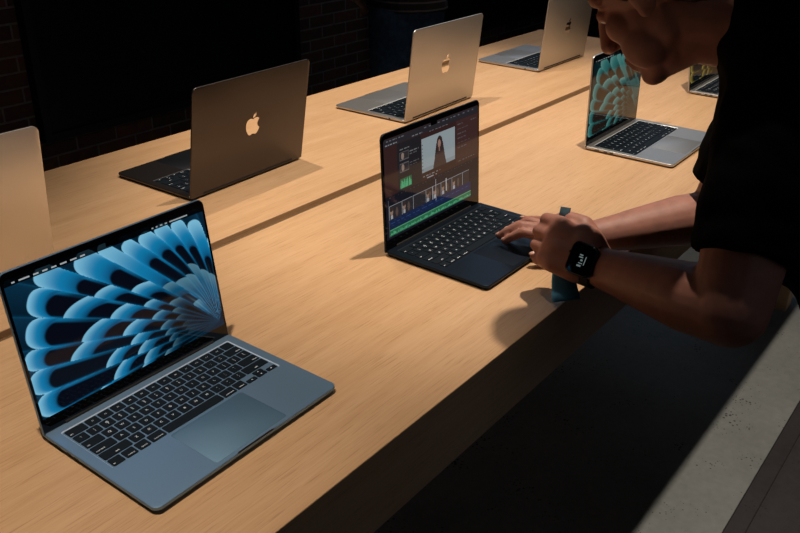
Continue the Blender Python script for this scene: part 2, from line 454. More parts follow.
def wallpaper(nx, ny, pal):
    """fan of petals spreading from a focus at the lower right; u,v in lid widths"""
    U, V = np.meshgrid(np.linspace(-.485, .485, nx), np.linspace(.058, .663, ny))
    fx, fy = .463, .086
    R = np.hypot(U - fx, V - fy); TH = np.degrees(np.arctan2(V - fy, fx - U))
    TH = TH - np.clip((TH - 44) / 20, 0, 1) * 26 * np.clip(.62 - R, -.1, .45)
    light, blue, deep, navy, hole = [np.array(c) for c in pal]
    img = np.zeros((ny, nx, 3)) + navy * .8
    edges = [-14, -8.5, -2.0, 4.6, 11.2, 16.6, 24.5, 31.8, 37.5, 45.5, 50.6, 56.8, 64, 71, 78.5, 87, 94, 103]
    heads = [[.50, .42], [.70, .50, .36], [.958, .615, .455, .294], [.972, .638, .477, .307, .2], [.985, .795, .508, .325, .21],
             [.985, .744, .547, .352, .23], [.998, .837, .618, .403, .27], [1.0, .717, .461, .30], [.855, .547, .33], [.785, .40, .2], [.69, .35], [.645, .33],
             [.615, .365], [.578, .30], [.535, .26], [.43, .2], [.36]]
    big = {7: .20, 8: .19, 9: .40, 10: .17, 11: .15, 12: .15, 13: .16, 14: .2, 15: .25}
    for i in range(len(edges) - 1):
        a, b = edges[i], edges[i + 1]
        inside = (TH >= a) & (TH < b)
        s = np.clip((TH - a) / (b - a), 0, 1)
        c = np.zeros_like(img) + navy * (.5 + .8 * s[..., None])
        hs = heads[i]
        for k, Rk in enumerate(hs):
            Rn = hs[k + 1] if k + 1 < len(hs) else 0.0
            span = Rk - Rn
            halfw = Rk * math.radians(b - a) / 2
            if k == 0:
                off = halfw * 1.0 * (1 - np.sqrt(np.clip(1 - np.abs(2 * s - 1) ** 2.6, 0, 1)))
                hl = big.get(i, .085)
            else:
                off = halfw * (2.3 * s ** 1.7) * .75 + .004
                hl = min(.5 * span, .10) if i < 9 else .6 * span
            q = Rk - R - off
            on = smooth01(q / .006)
            g1 = np.clip(q / hl, 0, 1)
            col = mixc(mixc(light, blue, smooth01(g1 / .62)), deep, smooth01((g1 - .55) / .6))
            rim = np.exp(-np.clip(q, 0, 1) / .008) * .20
            col = col + rim[..., None] * light
            if k >= 1: col = col * (.92 if i < 9 else .38)
            hstart = hl + (0 if k == 0 else halfw * .2) + halfw * .35 * (2 * np.clip(s - .35, 0, 1)) ** 2
            hq = smooth01((q - hstart + .012) / .016) * (1 - smooth01((s - .80) / .10)) * smooth01((s - .02) / .06)
            band = mixc(deep * 1.0, blue * .75, smooth01((s - .75) / .25))
            band = mixc(band, navy, smooth01((q - hl) / max(span - hl, .05) * .8))
            col = mixc(col, band, smooth01((q - hl * .9) / .03))
            col = mixc(col, hole, hq)
            c = mixc(c, col, on)
        fade = smooth01((R - .19) / (.33 if i < 9 else .16))
        if i >= 9:
            ray = .5 + .5 * np.cos(TH * 1.7)
            c = c + (light * .22)[None, None, :] * (np.exp(-((R - .12) / .10) ** 2) * ray ** 3)[..., None]
        else:
            c = c * (0.04 + .96 * fade)[..., None]
        dl = np.exp(-np.minimum(np.abs(TH - a), np.abs(TH - b)) * R / .22) * .16
        c = c + dl[..., None] * blue
        img = np.where(inside[..., None], c, img)
    img[TH > 103] = navy * .5
    # menu bar
    img[V > .640] = img[V > .640] * .04
    def bar(u0, u1, v0, v1, val):
        img[(U > u0) & (U < u1) & (V > v0) & (V < v1)] = val
    x = -.455
    for w_ in (.014, .045, .022, .024, .024, .03, .028, .022):
        bar(x, x + w_, .646, .653, (.40, .43, .45)); x += w_ + .016
    x = .20
    for w_ in (.010, .010, .010, .012, .10):
        bar(x, x + w_, .646, .652, (.32, .35, .37)); x += w_ + .014
    return np.clip(img, 0, 1.2)


def editor(nx, ny):
    U, V = np.meshgrid(np.linspace(-.485, .485, nx), np.linspace(.058, .663, ny))
    img = np.zeros((ny, nx, 3)) + np.array((.034, .015, .014))  # brown cast of a reflection put into the emitted background
    rs = random.Random(3)
    def bar(u0, u1, v0, v1, c): img[(U >= u0) & (U < u1) & (V >= v0) & (V < v1)] = c
    def el(cu, cv, ru, rv, c): img[((U - cu) / ru) ** 2 + ((V - cv) / rv) ** 2 < 1] = c
    def marks(u0, u1, v, h, wd, gp, c):
        x = u0
        while x < u1:
            w_ = wd * rs.uniform(.5, 1.4); bar(x, min(x + w_, u1), v, v + h, c); x += w_ + gp * rs.uniform(.6, 1.5)
    bar(-.485, .485, .615, .663, (.022, .02, .024))
    marks(-.46, -.30, .645, .007, .02, .012, (.13, .13, .15)); marks(-.10, .46, .645, .006, .018, .025, (.12, .12, .14))
    marks(-.47, -.36, .622, .008, .014, .01, (.22, .23, .25)); marks(-.05, .16, .612, .006, .02, .01, (.18, .18, .2)); marks(-.22, -.12, .622, .007, .02, .012, (.16, .16, .18))
    bar(.235, .485, .34, .612, (.048, .022, .020))  # right pane browner still, same reflection put into its colour
    for k in range(6): marks(.25, .30 + .1 * rs.random(), .585 - .03 * k, .005, .03, .01, (.09, .08, .085))
    marks(.40, .46, .585, .005, .02, .01, (.1, .09, .09))
    bar(-.365, -.135, .30, .612, (.016, .014, .017))
    for k, v in enumerate((.505, .435)):
        bar(-.345, -.255, v, v + .052, (.10, .095, .10)); bar(-.340, -.26, v + .005, v + .047, (.03, .025, .028))
        el(-.315, v + .026, .014, .02, (.25, .18, .15)); marks(-.245, -.16, v + .036, .006, .03, .01, (.16, .16, .17)); marks(-.245, -.18, v + .02, .005, .02, .01, (.1, .1, .11))
    marks(-.34, -.25, .568, .006, .03, .01, (.14, .14, .15))
    bar(-.345, -.235, .335, .395, (.02, .10, .045))
    for k in range(30):
        x = -.343 + k * .0036; hgt = .02 + .04 * abs(sin(k * .45)) * rs.uniform(.6, 1)
        bar(x, x + .003, .337, .337 + hgt, (.06, .36, .17))
    # viewer: person before a pale backdrop
    bar(-.131, .219, .372, .585, (.27, .32, .34)); bar(-.131, .219, .372, .40, (.22, .26, .28))
    dk = (.035, .022, .02)
    el(.055, .525, .030, .040, dk); img[(np.abs(U - .055) < .033 + (.53 - V) * .22) & (V < .525) & (V > .44)] = dk
    el(.052, .516, .015, .026, (.30, .17, .13))
    img[(np.abs(U - .052) < .008) & (V < .50) & (V > .47)] = (.22, .13, .10)
    img[(np.abs(U - .055) < .045 + (.46 - V) * .30) & (V < .465) & (V > .373)] = (.05, .03, .028)
    marks(-.125, -.120, .50, .004, .005, .01, (.1, .1, .1))
    for k in range(8): bar(-.128, -.118, .39 + .022 * k, .396 + .022 * k, (.08, .09, .10))
    # transport row
    marks(-.12, .06, .345, .006, .02, .012, (.20, .2, .21)); marks(.26, .44, .345, .005, .02, .015, (.10, .09, .09)); marks(-.08, .02, .330, .005, .05, .02, (.3, .3, .32))
    bar(-.485, .485, .058, .322, (.008, .008, .014))
    marks(-.45, .42, .308, .003, .006, .03, (.12, .12, .14))
    bar(-.465, -.460, .07, .30, (.12, .12, .14))
    # clips
    x = -.458
    for w_, kind in ((.12, 1), (.11, 1), (.13, 0), (.07, 1), (.09, 1), (.12, 1), (.12, 1), (.08, 0)):
        bar(x, x + w_ - .004, .175, .262, (.025, .022, .026)); bar(x, x + w_ - .004, .258, .262, (.28, .29, .31)); bar(x, x + .004, .175, .262, (.35, .37, .40))
        if kind:
            el(x + .022, .222, .014, .024, (.26, .17, .13)); el(x + .022, .238, .016, .014, (.04, .025, .02)); bar(x + .012, x + .034, .178, .202, (.33, .34, .37)); el(x + w_ * .6, .21, .012, .028, (.09, .06, .05))
        x += w_
    bar(-.458, .40, .118, .176, (.008, .018, .060))
    marks(-.45, .38, .150, .004, .04, .02, (.03, .07, .2))
    bar(-.458, .40, .074, .114, (.022, .14, .065)); bar(-.458, .40, .108, .112, (.14, .38, .22))
    for k in range(200):
        x = -.456 + k * .00428; hh = .004 + .018 * rs.random() * abs(sin(k * .21))
        bar(x, x + .003, .078, .078 + hh, (.10, .42, .22))
    bar(.005, .009, .16, .30, (.5, .5, .52)); bar(.118, .124, .19, .275, (.6, .6, .6))
    return img


PAL_BLUE = ((.22, .55, .76), (.006, .215, .45), (.003, .065, .165), (.002, .022, .048), (.0015, .003, .008))
PAL_TEAL = ((.13, .36, .33), (.035, .20, .19), (.014, .07, .07), (.003, .018, .022), (.020, .012, .008))  # brown between the petals: warm reflection put into the screen colour
PAL_GOLD = ((.25, .20, .04), (.10, .07, .01), (.03, .02, .006), (.003, .008, .010), (.002, .004, .006))


# ------------------------------------------------------------------ laptop
SVG_BODY = "18.71 19.5 C17.88 20.74 17 21.95 15.66 21.97 C14.32 22 13.89 21.18 12.37 21.18 C10.84 21.18 10.37 21.95 9.1 22 C7.79 22.05 6.8 20.68 5.96 19.47 C4.25 17 2.94 12.45 4.7 9.39 C5.57 7.87 7.13 6.91 8.82 6.88 C10.1 6.86 11.32 7.75 12.11 7.75 C12.89 7.75 14.37 6.68 15.92 6.84 C16.57 6.87 18.39 7.1 19.56 8.82 C19.47 8.88 17.39 10.1 17.41 12.63 C17.44 15.65 20.06 16.66 20.09 16.67 C20.06 16.74 19.67 18.11 18.71 19.5"
SVG_LEAF = "13 3.5 C13.73 2.67 14.94 2.04 15.94 2 C16.07 3.17 15.6 4.35 14.9 5.19 C14.21 6.04 13.07 6.7 11.95 6.61 C11.8 5.46 12.36 4.26 13 3.5"
def svg(path, n=6):
    segs = path.split('C'); p = [float(x) for x in segs[0].split()]; pts = [tuple(p)]
    for s in segs[1:]:
        c = [float(x) for x in s.split()]
        a = pts[-1]
        for k in range(1, n + 1):
            t = k / n; u = 1 - t
            pts.append(tuple(u ** 3 * a[i] + 3 * u * u * t * c[i] + 3 * u * t * t * c[2 + i] + t ** 3 * c[4 + i] for i in (0, 1)))
    return pts[:-1]


def laptop(label, x, y, yaw, th, w, rat, fin, content=None, group='open laptops set out along the table', lit=False, strength=1.0):
    root = empty('laptop', (x, y, TZ), radians(yaw))
    tag(root, label, 'laptop', group)
    D = w * rat; H = D * .985; sc = w / .304
    th = radians(th)
    mat = FIN[fin]
    r = .0105 * sc
    zt = .0098
    # base with a keyboard recess
    hx, hy0, hy1 = .453 * w, -.398 * w, -.043 * w
    hole = rrect(-hx, hx, hy0, hy1, [.003] * 4, 4)
    b = MB()
    def BL(i, z): return [(p[0], p[1], z) for p in rrect(-w / 2 + i, w / 2 - i, -D + i, -.0006 - i, [r - i, r - i, .0042, .0042], 8)]
    ls = [BL(.0042, .0020), BL(.0022, .0028), BL(.0008, .0045), BL(0, .0064), BL(0, zt - .0008), BL(.0003, zt - .0003), BL(.0009, zt)]
    b.loops(ls, 0, True, False)
    b.flat([q[:2] for q in ls[-1]], [hole], zt)
    zf = zt - .0012
    n = len(hole); inner = rrect(-hx + .0012, hx - .0012, hy0 + .0012, hy1 - .0012, [.002] * 4, 4)
    b.flat(inner, [], zf)
    base = b.build('base', mat, root, auto=35)
    kr = MB(); kr.add([(p[0], p[1], zt) for p in hole] + [(p[0], p[1], zf) for p in inner], [(i, i + n, (i + 1) % n + n, (i + 1) % n) for i in range(n)])
    kr.build('keyboard_rim', RIM[fin], base)
    # finger scoop on the front edge
    sb = MB(); sb.slab(-.03 * sc, .03 * sc, -D - .0002, -D + .0022, [.001, .001, .0022, .0022], zt - .0004, zt + .0001, 0, 0, n=5)
    sb.build('finger_scoop', FIN['black'] if fin != 'midnight' else M_PORT, root)
    # ports
    side = -w / 2
    for (py, ln, hh) in ((-.030, .012, .0022), (-.052, .009, .0028), (-.067, .009, .0028)):
        p = MB(); p.box(side - .0002, side + .002, (py - ln / 2) * sc, (py + ln / 2) * sc, .0058 - hh / 2, .0058 + hh / 2, 0, .0006); p.build('port', M_PORT, base)
    p = MB(); p.box(w / 2 - .002, w / 2 + .0002, -.046 * sc, -.041 * sc, .004, .0078, 0, .0006); p.build('port', M_PORT, base)
    for fxx in (-1, 1):
        for fy in (-.02, -D + .02):
            f = MB(); f.v, f.f = [], []
            vs, fs = cone_part((fxx * (w / 2 - .022), fy, 0), (fxx * (w / 2 - .022), fy, .0022), .007, .008, 16, cap_a=False, cap_b=False); f.add(vs, fs)
            f.build('rubber_foot', M_RUBBER, root)
    # trackpad
    t = MB(); t.slab(-.192 * w, .198 * w, -.687 * w, -.407 * w, [.004 * sc] * 4, zt - .0006, zt + .00015, .0001, 0, n=5)
    t.build('trackpad', PAD[fin], root, auto=35)
    # keyboard: plate > keys
    kb = MB(); kb.slab(-hx + .0012, hx - .0012, hy0 + .0012, hy1 - .0012, [.002] * 4, zf + .00002, zf + .00012, 0, 0, n=3)
    plate_m = M_KEYCAP if fin in ('midnight', 'black', 'silver') else mat
    plate = kb.build('keyboard', plate_m, root)
    mar = .0018 * sc
    u = (2 * hx - 2 * mar) / 14.5; rh = ((hy1 - hy0) - 2 * mar) / 6; gap = .0025 * sc
    for ri, row in enumerate(ROWS):
        cx = -hx + mar; cy = hy1 - mar - rh * (ri + .5)
        for (tx, kw) in row:
            W_ = kw * u - gap; Hh = rh - gap; px = cx + kw * u / 2
            items = [(tx, px, cy, Hh)]
            if tx in ('LEFT', 'RIGHT'): items = [(tx, px, cy - rh / 4 + gap / 8, Hh / 2)]
            if tx == 'UD': items = [('UP', px, cy + Hh / 4 + .0002, Hh / 2 - .0003), ('DOWN', px, cy - Hh / 4 - .0002, Hh / 2 - .0003)]
            for (t2, kx, ky, kh) in items:
                me = key_mesh(t2, W_, kh, sc)
                k = bpy.data.objects.new('key', me); COL.objects.link(k); k.parent = plate; k.location = (kx, ky, zf + .00012)
                if lit:
                    k.material_slots[1].link = 'OBJECT'; k.material_slots[1].material = M_LEGEND_B
            cx += kw * u
    # lid frame of reference: u across, v up the lid, t towards the user
    ca, sa = cos(th), sin(th)
    hz = .0105
    def LM(uu, vv, tt): return (uu, -ca * vv - sa * tt, hz + sa * vv - ca * tt)
    v0 = -.0055
    l = MB(); l.M = LM
    l.slab(-w / 2, w / 2, v0, H, [.003, .003, r, r], -.0042, 0, .0011, 0, n=8)
    lid = l.build('lid', mat, root, auto=35)
    g = MB(); g.M = LM
    g.slab(-w / 2 + .0011, w / 2 - .0011, v0 + .0008, H - .0011, [.002, .002, r - .001, r - .001], -.0003, .00025, 0, 0, n=8)
    g.build('screen_bezel', M_GLASS, root)
    gk = MB(); vs, fs = cone_part((-.40 * w, .0015, hz - .001), (.40 * w, .0015, hz - .001), .0036, .0036, 14, cap_a=False, cap_b=False); gk.add(vs, fs)
    gk.build('hinge', M_RUBBER, root, auto=40)
    # display pixels
    if content is None: nx, ny, img = 8, 6, np.zeros((6, 8, 3)) + .004
    else: nx, ny, img = content
    us = np.linspace(-.485 * w, .485 * w, nx + 1); vs_ = np.linspace(.058 * w, min(.663 * w, H - .007), ny + 1)
    ctr_v = []
    for j in range(ny + 1):
        for i in range(nx + 1): ctr_v.append(LM(us[i], vs_[j], .0004))
    fs = []; cols = []
    for j in range(ny):
        for i in range(nx):
            # notch and rounded top corners stay black glass
            uu = (us[i] + us[i + 1]) / 2 / w; vv = (vs_[j] + vs_[j + 1]) / 2
            topd = (vs_[-1] - vv) / w
            if abs(uu) < .033 and topd < .018 and content is not None: continue
            cd = .485 - abs(uu)
            if cd < .018 and topd < .018 and hypot(.018 - cd, .018 - topd) > .018: continue
            a = j * (nx + 1) + i
            fs.append((a, a + 1, a + nx + 2, a + nx + 1)); cols.append(img[j, i])
    me = bpy.data.meshes.new('display'); me.from_pydata(ctr_v, [], fs); me.update()
    at = me.color_attributes.new('Col', 'FLOAT_COLOR', 'CORNER')
    arr = np.ones((len(fs) * 4, 4), dtype=np.float32); arr[:, :3] = np.repeat(np.array(cols, dtype=np.float32), 4, axis=0)
    at.data.foreach_set('color', arr.ravel())
    link_mesh('display', me, screen_mat('display_glow', strength), root)
    # emblem on the outer lid
    e = MB(); e.M = lambda a, b_, c: LM(a, b_, -.0042 - c)
    k = .0445 / 20 * sc
    for pth in (SVG_BODY, SVG_LEAF):
        q = [(-(px - 12) * k, H * .515 + (12.3 - py) * k) for px, py in svg(pth)]
        m_ = len(q)
        e.flat(q, [], .00012)
        e.add([(a, b_, 0) for a, b_ in q] + [(a, b_, .00012) for a, b_ in q], [(i, (i + 1) % m_, (i + 1) % m_ + m_, i + m_) for i in range(m_)])
    em = e.build('emblem', M_MIRROR, root); em['label'] = 'mirror-bright fruit emblem on the outer lid'
    return root


nx, ny = 300, 190
laptop('sky blue laptop nearest the viewer with blue petal fan wallpaper', .536, .3349, .94, 98.04, .304, .707, 'sky', (nx, ny, wallpaper(nx, ny, PAL_BLUE)), strength=.80)
nx, ny = 300, 190
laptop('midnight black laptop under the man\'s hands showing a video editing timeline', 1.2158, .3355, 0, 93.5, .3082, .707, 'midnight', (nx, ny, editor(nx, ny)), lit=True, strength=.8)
nx, ny = 150, 95
laptop('silver laptop below the man\'s chin with teal petal wallpaper on its screen', 2.0117, .3356, .78, 91.4, .3167, .707, 'silver', (nx, ny, wallpaper(nx, ny, PAL_TEAL)), strength=.5)
nx, ny = 80, 50
laptop('silver laptop with yellow streaked dark screen half hidden behind the man\'s neck', 2.722, .338, .8, 97, .3126, .707, 'silver', (nx, ny, wallpaper(nx, ny, PAL_GOLD)), strength=.8)
laptop('dark grey laptop seen from the back, black keyboard deck beyond it', 1.1771, .8205, 182.2, 99.2, .3434, .70, 'black')
laptop('silver laptop seen from the back, between the dark laptop and the farthest one', 1.9082, .8180, 181.97, 95.4, .3472, .707, 'silver')
laptop('silver laptop seen from the back at the far end of the table', 2.6679, .8320, 180.5, 94, .3409, .707, 'silver')
laptop('silver laptop lid cut off at the left, behind the blue petal screen', .5045, .7850, 181, 96, .347, .707, 'bright')

# ------------------------------------------------------------------- table
TW = 1.208; SEAM = .6083; X0, X1 = -.02, 3.19; AD = .128
tb = empty('display_table', ((X0 + X1) / 2, TW / 2, 0))
tag(tb, 'long thick oak display table with a channel down the middle, carrying the laptops', 'table')
ox, oy = (X0 + X1) / 2, TW / 2
def tpart(name, x0, x1, y0, y1, z0, z1, mat, ch=.0015):
    m = MB(); m.box(x0 - ox, x1 - ox, y0 - oy, y1 - oy, z0, z1, 0, ch); return m.build(name, mat, tb)
g2 = .0135
tpart('tabletop', X0, X1, 0, SEAM - g2, TZ - AD, TZ, M_TABLE)
tpart('tabletop', X0, X1, SEAM + g2, TW, TZ - AD, TZ, M_TABLE)
c = tpart('channel_strip', X0 + .002, X1 - .002, SEAM - g2 + .0003, SEAM + g2 - .0003, TZ - AD, TZ - .013, M_TABLE_D, 0)
c['label'] = 'recessed dark strip along the middle of the tabletop'
for (a, b) in ((X0 + .01, X0 + .09), (3.11, 3.185)):
    for (c0, c1) in ((.004, .36), (TW - .36, TW - .004)):
        tpart('leg', a, b, c0, c1, 0, TZ - AD, M_TABLE)

# ------------------------------------------------------------------- room
def struct(name, x0, x1, y0, y1, z0, z1, mat, ch=0):
    m = MB(); m.box(x0, x1, y0, y1, z0, z1, 0, ch); return tag(m.build(name, mat), kind='structure')
RX0, RX1, RY0, RY1, RH = -3.0, 8.0, -4.0, 3.0, 3.9
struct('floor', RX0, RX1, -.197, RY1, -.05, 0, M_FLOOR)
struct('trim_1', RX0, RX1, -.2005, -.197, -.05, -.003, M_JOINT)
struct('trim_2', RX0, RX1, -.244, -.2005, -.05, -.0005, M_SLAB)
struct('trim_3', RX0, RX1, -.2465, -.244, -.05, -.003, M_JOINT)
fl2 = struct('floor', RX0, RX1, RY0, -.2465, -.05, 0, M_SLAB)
struct('ceiling', RX0, RX1, RY0, RY1, RH, RH + .1, M_CEIL)
struct('wall_back', RX0, RX1, RY1, RY1 + .2, 0, RH, M_BRICK)
struct('wall_front', RX0, RX1, RY0 - .2, RY0, 0, RH, M_WALL)
struct('wall_left', RX0 - .2, RX0, RY0, RY1, 0, RH, M_WALL)
struct('wall_right', RX1, RX1 + .2, RY0, RY1, 0, RH, M_WALL)
def wallpanel(x0, x1, label):
    p = empty('wall_panel', ((x0 + x1) / 2, RY1 - .04, .36)); tag(p, label, 'panel')
    m = MB(); hw = (x1 - x0) / 2
    m.box(-hw + .03, hw - .03, -.005, .035, .03, 2.9, 0, .004); m.build('panel_face', M_BLACKPANEL, p)
    f = MB()
    f.box(-hw, -hw + .035, -.02, .038, 0, 2.93); f.box(hw - .035, hw, -.02, .038, 0, 2.93)
    f.box(-hw + .035, hw - .035, -.02, .038, 0, .035); f.box(-hw + .035, hw - .035, -.02, .038, 2.895, 2.93)
    f.build('frame', M_BLACKFRAME, p)
    return p
wallpanel(1.87, 3.52, 'large black wall panel between the two strips of brick')
wallpanel(4.25, 6.9, 'black wall panel behind the person in the striped top')

# ------------------------------------------------------------------ people
def V3(p): return Vector((p[0], p[1], p[2] + TZ))     # heights below are measured from the table top


def head_parts(o, R, neck):
    P = []
    def L(p): return tuple(o + R @ Vector(p))
    def C(a, b, ra, rb, **k): P.append(cone_part(L(a), L(b), ra, rb, **k))
    def E(c, r): P.append(ell_part(L(c), r, R))
    E((-.015, 0, .035), (.098, .077, .088)); E((.028, 0, -.03), (.060, .060, .088)); E((.005, 0, -.048), (.062, .061, .052))
    for s in (-1, 1):
        C((.000, s * .040, -.062), (.068, s * .014, -.100), .019, .017)
        E((.052, s * .042, -.022), (.026, .021, .024)); C((.066, s * .012, .032), (.060, s * .046, .028), .017, .014)
        E((.102, s * .010, -.037), (.010, .008, .008)); E((.073, s * .031, .006), (.012, .014, .010))
        E((.040, s * .042, -.058), (.034, .022, .036)); E((-.010, s * .079, -.002), (.019, .0075, .031)); E((-.004, s * .080, -.024), (.010, .006, .011))
    C((0, 0, -.06), (.06, 0, -.080), .050, .030); C((.055, 0, -.088), (-.01, 0, -.085), .029, .040); E((.070, 0, -.100), (.019, .026, .018))
    C((.088, 0, .014), (.110, 0, -.032), .009, .0125)
    C((.086, -.016, -.066), (.086, .016, -.066), .008, .008); C((.084, -.014, -.077), (.084, .014, -.077), .008, .008)
    C((-.018, 0, -.05), tuple(R.inverted() @ (neck - o)), .056, .062)
    return P


def hair_parts(o, R):
    P = []
    def L(p): return tuple(o + R @ Vector(p))
    P.append(ell_part(L((-.030, 0, .050)), (.094, .081, .084), R)); P.append(ell_part(L((.022, 0, .088)), (.062, .062, .046), R))
    P.append(ell_part(L((-.058, 0, -.005)), (.058, .068, .070), R))
    for s in (-1, 1): P.append(cone_part(L((.010, s * .066, .045)), L((.014, s * .0675, .006)), .016, .008))
    return P


def hand_parts(spec):
    P = []
    for (pts, rad) in spec:
        for k in range(len(pts) - 1): P.append(cone_part(pts[k], pts[k + 1], rad[k], rad[k + 1], 14, 4))
    return P


def face_bits(o, R, parent, M_brow):
    def L(p): return o + R @ Vector(p)
    for s in (-1, 1):
        mb = MB(); vs, fs = ell_part(L((.0725, s * .031, .004)), (.0108, .0108, .0108), R, 16, 10); mb.add(vs, fs, 0)
        vs, fs = ell_part(L((.0805, s * .031, .002)), (.0040, .0052, .0052), R, 12, 8); mb.add(vs, fs, 1)
        e = mb.build('eye', [M_EYE, M_IRIS], parent, smooth=True)
        mb = MB()
        pts = [(.083, .016, .034), (.079, .032, .041), (.064, .050, .036)]
        for k in range(2):
            vs, fs = cone_part(L((pts[k][0], s * pts[k][1], pts[k][2])), L((pts[k + 1][0], s * pts[k + 1][1], pts[k + 1][2])), .0055 - .001 * k, .0045 - .002 * k, 10, 3); mb.add(vs, fs)
        mb.build('eyebrow', M_brow, parent, smooth=True)


def Rm(a, b, c):
    return Matrix.Rotation(a, 3, 'Z') @ Matrix.Rotation(b, 3, 'Y') @ Matrix.Rotation(c, 3, 'X')


# --- the man leaning over the table
HO = V3((1.146, -.065, .504)); HR = Rm(radians(84.7), radians(40.4), radians(-7.8))
NB = V3((1.180, -.222, .478))
LS, RS = V3((1.172, -.247, .397)), V3((1.49, -.19, .375))
LE, LW = V3((1.012, -.279, .128)), V3((1.130, -.040, .072))
RE, RW = V3((1.487, -.105, .064)), V3((1.286, .042, .044))
CH = V3((1.315, -.325, .275)); PV = V3((1.42, -.63, .06))
LH, RHp = PV + Vector((-.09, 0, -.02)), PV + Vector((.09, 0, -.02))
LK, RK = Vector((1.34, -.60, .50)), Vector((1.52, -.60, .50))
LA, RA = Vector((1.33, -.67, .085)), Vector((1.54, -.67, .085))

man = []
man += head_parts(HO, HR, NB)
man += [cone_part(tuple(HO + HR @ Vector((.005, 0, -.060))), NB + Vector((.01, .034, -.022)), .050, .062), cone_part(NB, CH, .062, .12), cone_part(NB, LS, .05, .055), cone_part(NB, RS, .05, .055), cone_part(LS, CH, .07, .12), cone_part(RS, CH, .07, .12), cone_part(CH, PV, .135, .125)]
man += [cone_part(LH, LK, .085, .055), cone_part(RHp, RK, .085, .055), cone_part(LK, LA, .052, .036), cone_part(RK, RA, .052, .036), cone_part(PV, LH, .1, .09), cone_part(PV, RHp, .1, .09)]
for A in (LA, RA): man += [cone_part((A.x, A.y - .02, .048), (A.x, A.y + .16, .036), .036, .024)]
# arms: upper arm, forearm with a muscle belly
def arm(S, E, W, k=1.0):
    d = (W - E)
    m1 = E + d * .28; m2 = E + d * .72
    return [cone_part(S, S.lerp(E, .55), .062 * k, .060 * k), cone_part(S.lerp(E, .55), E, .058 * k, .047 * k), cone_part(E, m1, .046 * k, .048 * k),
            cone_part(m1, m2, .048 * k, .037 * k), cone_part(m2, W, .036 * k, .030 * k)]
man += arm(LS, LE, LW, 1.04) + arm(RS, RE, RW, .98)
# left fist closed round the cloth: h = along the hand, n = out of its back, a = towards the thumb side
hF = Vector((-.42, .85, .32)).normalized(); nF = Vector((-.70, -.57, .36)); nF = (nF - hF * nF.dot(hF)).normalized(); aF = hF.cross(nF).normalized()
FK = V3((1.096, .023, .104))
def FP(h, n, a): return FK + hF * h + nF * n + aF * a
man += [cone_part(LW, FP(-.045, -.004, .016), .032, .036, flat=.75, fax=nF), cone_part(LW, FP(-.045, -.004, -.014), .030, .031, flat=.75, fax=nF),
        cone_part(FP(-.05, -.008, .018), FP(-.004, -.008, .024), .026, .022), cone_part(FP(-.05, -.010, -.018), FP(-.004, -.010, -.022), .027, .021),
        cone_part(FP(-.045, -.006, 0), FP(-.004, -.006, 0), .026, .021)]
fist = []
for k, (a, L, dh) in enumerate(((.034, .040, 0), (.0125, .043, .003), (-.010, .040, 0), (-.031, .033, -.006))):
    r0 = .0128 - .0006 * k - (.0008 if k == 3 else 0)
    K0 = FP(dh, -.002, a); K1 = K0 + hF * (L * .52) - nF * (L * .80); K2 = K1 - hF * .024 - nF * .016; K3 = K2 - hF * .014 + nF * .012
    fist.append(((FP(-.04, -.010, a * .7), K0, K1, K2, K3), (.015, r0 + .0012, r0 - .0006, r0 - .0018, r0 - .003)))
fist.append(((FP(-.062, -.014, .026), FP(-.036, -.020, .046), FP(-.008, -.036, .049), FP(.010, -.050, .036)), (.020, .0175, .0125, .0095)))
man += hand_parts(fist)
# right hand resting on the palm rest
def T3(*p): return V3((p[0] + .002, p[1] - .009, p[2]))
rh = [
    ((RW, T3(1.226, .118, .047), T3(1.214, .152, .050), T3(1.212, .173, .035), T3(1.2125, .187, .0225)), (.020, .0115, .0092, .0082, .0072)),   # index
    ((RW, T3(1.247, .128, .050), T3(1.233, .168, .052), T3(1.228, .192, .036), T3(1.226, .207, .0225)), (.021, .0118, .0094, .0084, .0072)),   # middle
    ((RW, T3(1.268, .130, .048), T3(1.263, .168, .050), T3(1.259, .193, .036), T3(1.257, .208, .0235)), (.021, .0112, .0090, .0080, .0070)),   # ring
    ((RW, T3(1.287, .124, .043), T3(1.293, .156, .046), T3(1.294, .178, .042), T3(1.293, .197, .037)), (.020, .0102, .0080, .0070, .0062)),   # little
    ((T3(1.272, .062, .045), T3(1.232, .080, .034), T3(1.207, .100, .026), T3(1.192, .115, .0215)), (.020, .015, .0105, .0085)),               # thumb
]
man += hand_parts(rh)
man += [cone_part(T3(1.245, .10, .042), T3(1.275, .10, .040), .017, .016)]
person = union('person', man, .0028, 4, M_SKIN)
tag(person, 'man in a black t-shirt bending over the table, hands at the middle laptop', 'person')
union('hair', hair_parts(HO, HR), .004, 3, M_HAIR, person, wob=(.003, 60, (1, 1, 1)))
face_bits(HO, HR, person, M_HAIR)
mb = MB()
# fingernails of the resting hand
for (tip, prev, r) in ((rh[0][0][4], rh[0][0][3], .0072), (rh[1][0][4], rh[1][0][3], .0072), (rh[2][0][4], rh[2][0][3], .007), (rh[3][0][4], rh[3][0][3], .0062), (rh[4][0][3], rh[4][0][2], .0085)):
    d = (tip - prev).normalized(); up = Vector((0, 0, 1)); up = (up - d * up.dot(d)).normalized(); s_ = d.cross(up)
    R_ = Matrix((s_, d, up)).transposed()
    nb_ = MB(); vs, fs = ell_part(tip + d * r * .15 + up * r * .72, (r * .62, r * .85, r * .34), R_, 14, 8); nb_.add(vs, fs)
    nb_.build('fingernail', M_NAIL, person, smooth=True)
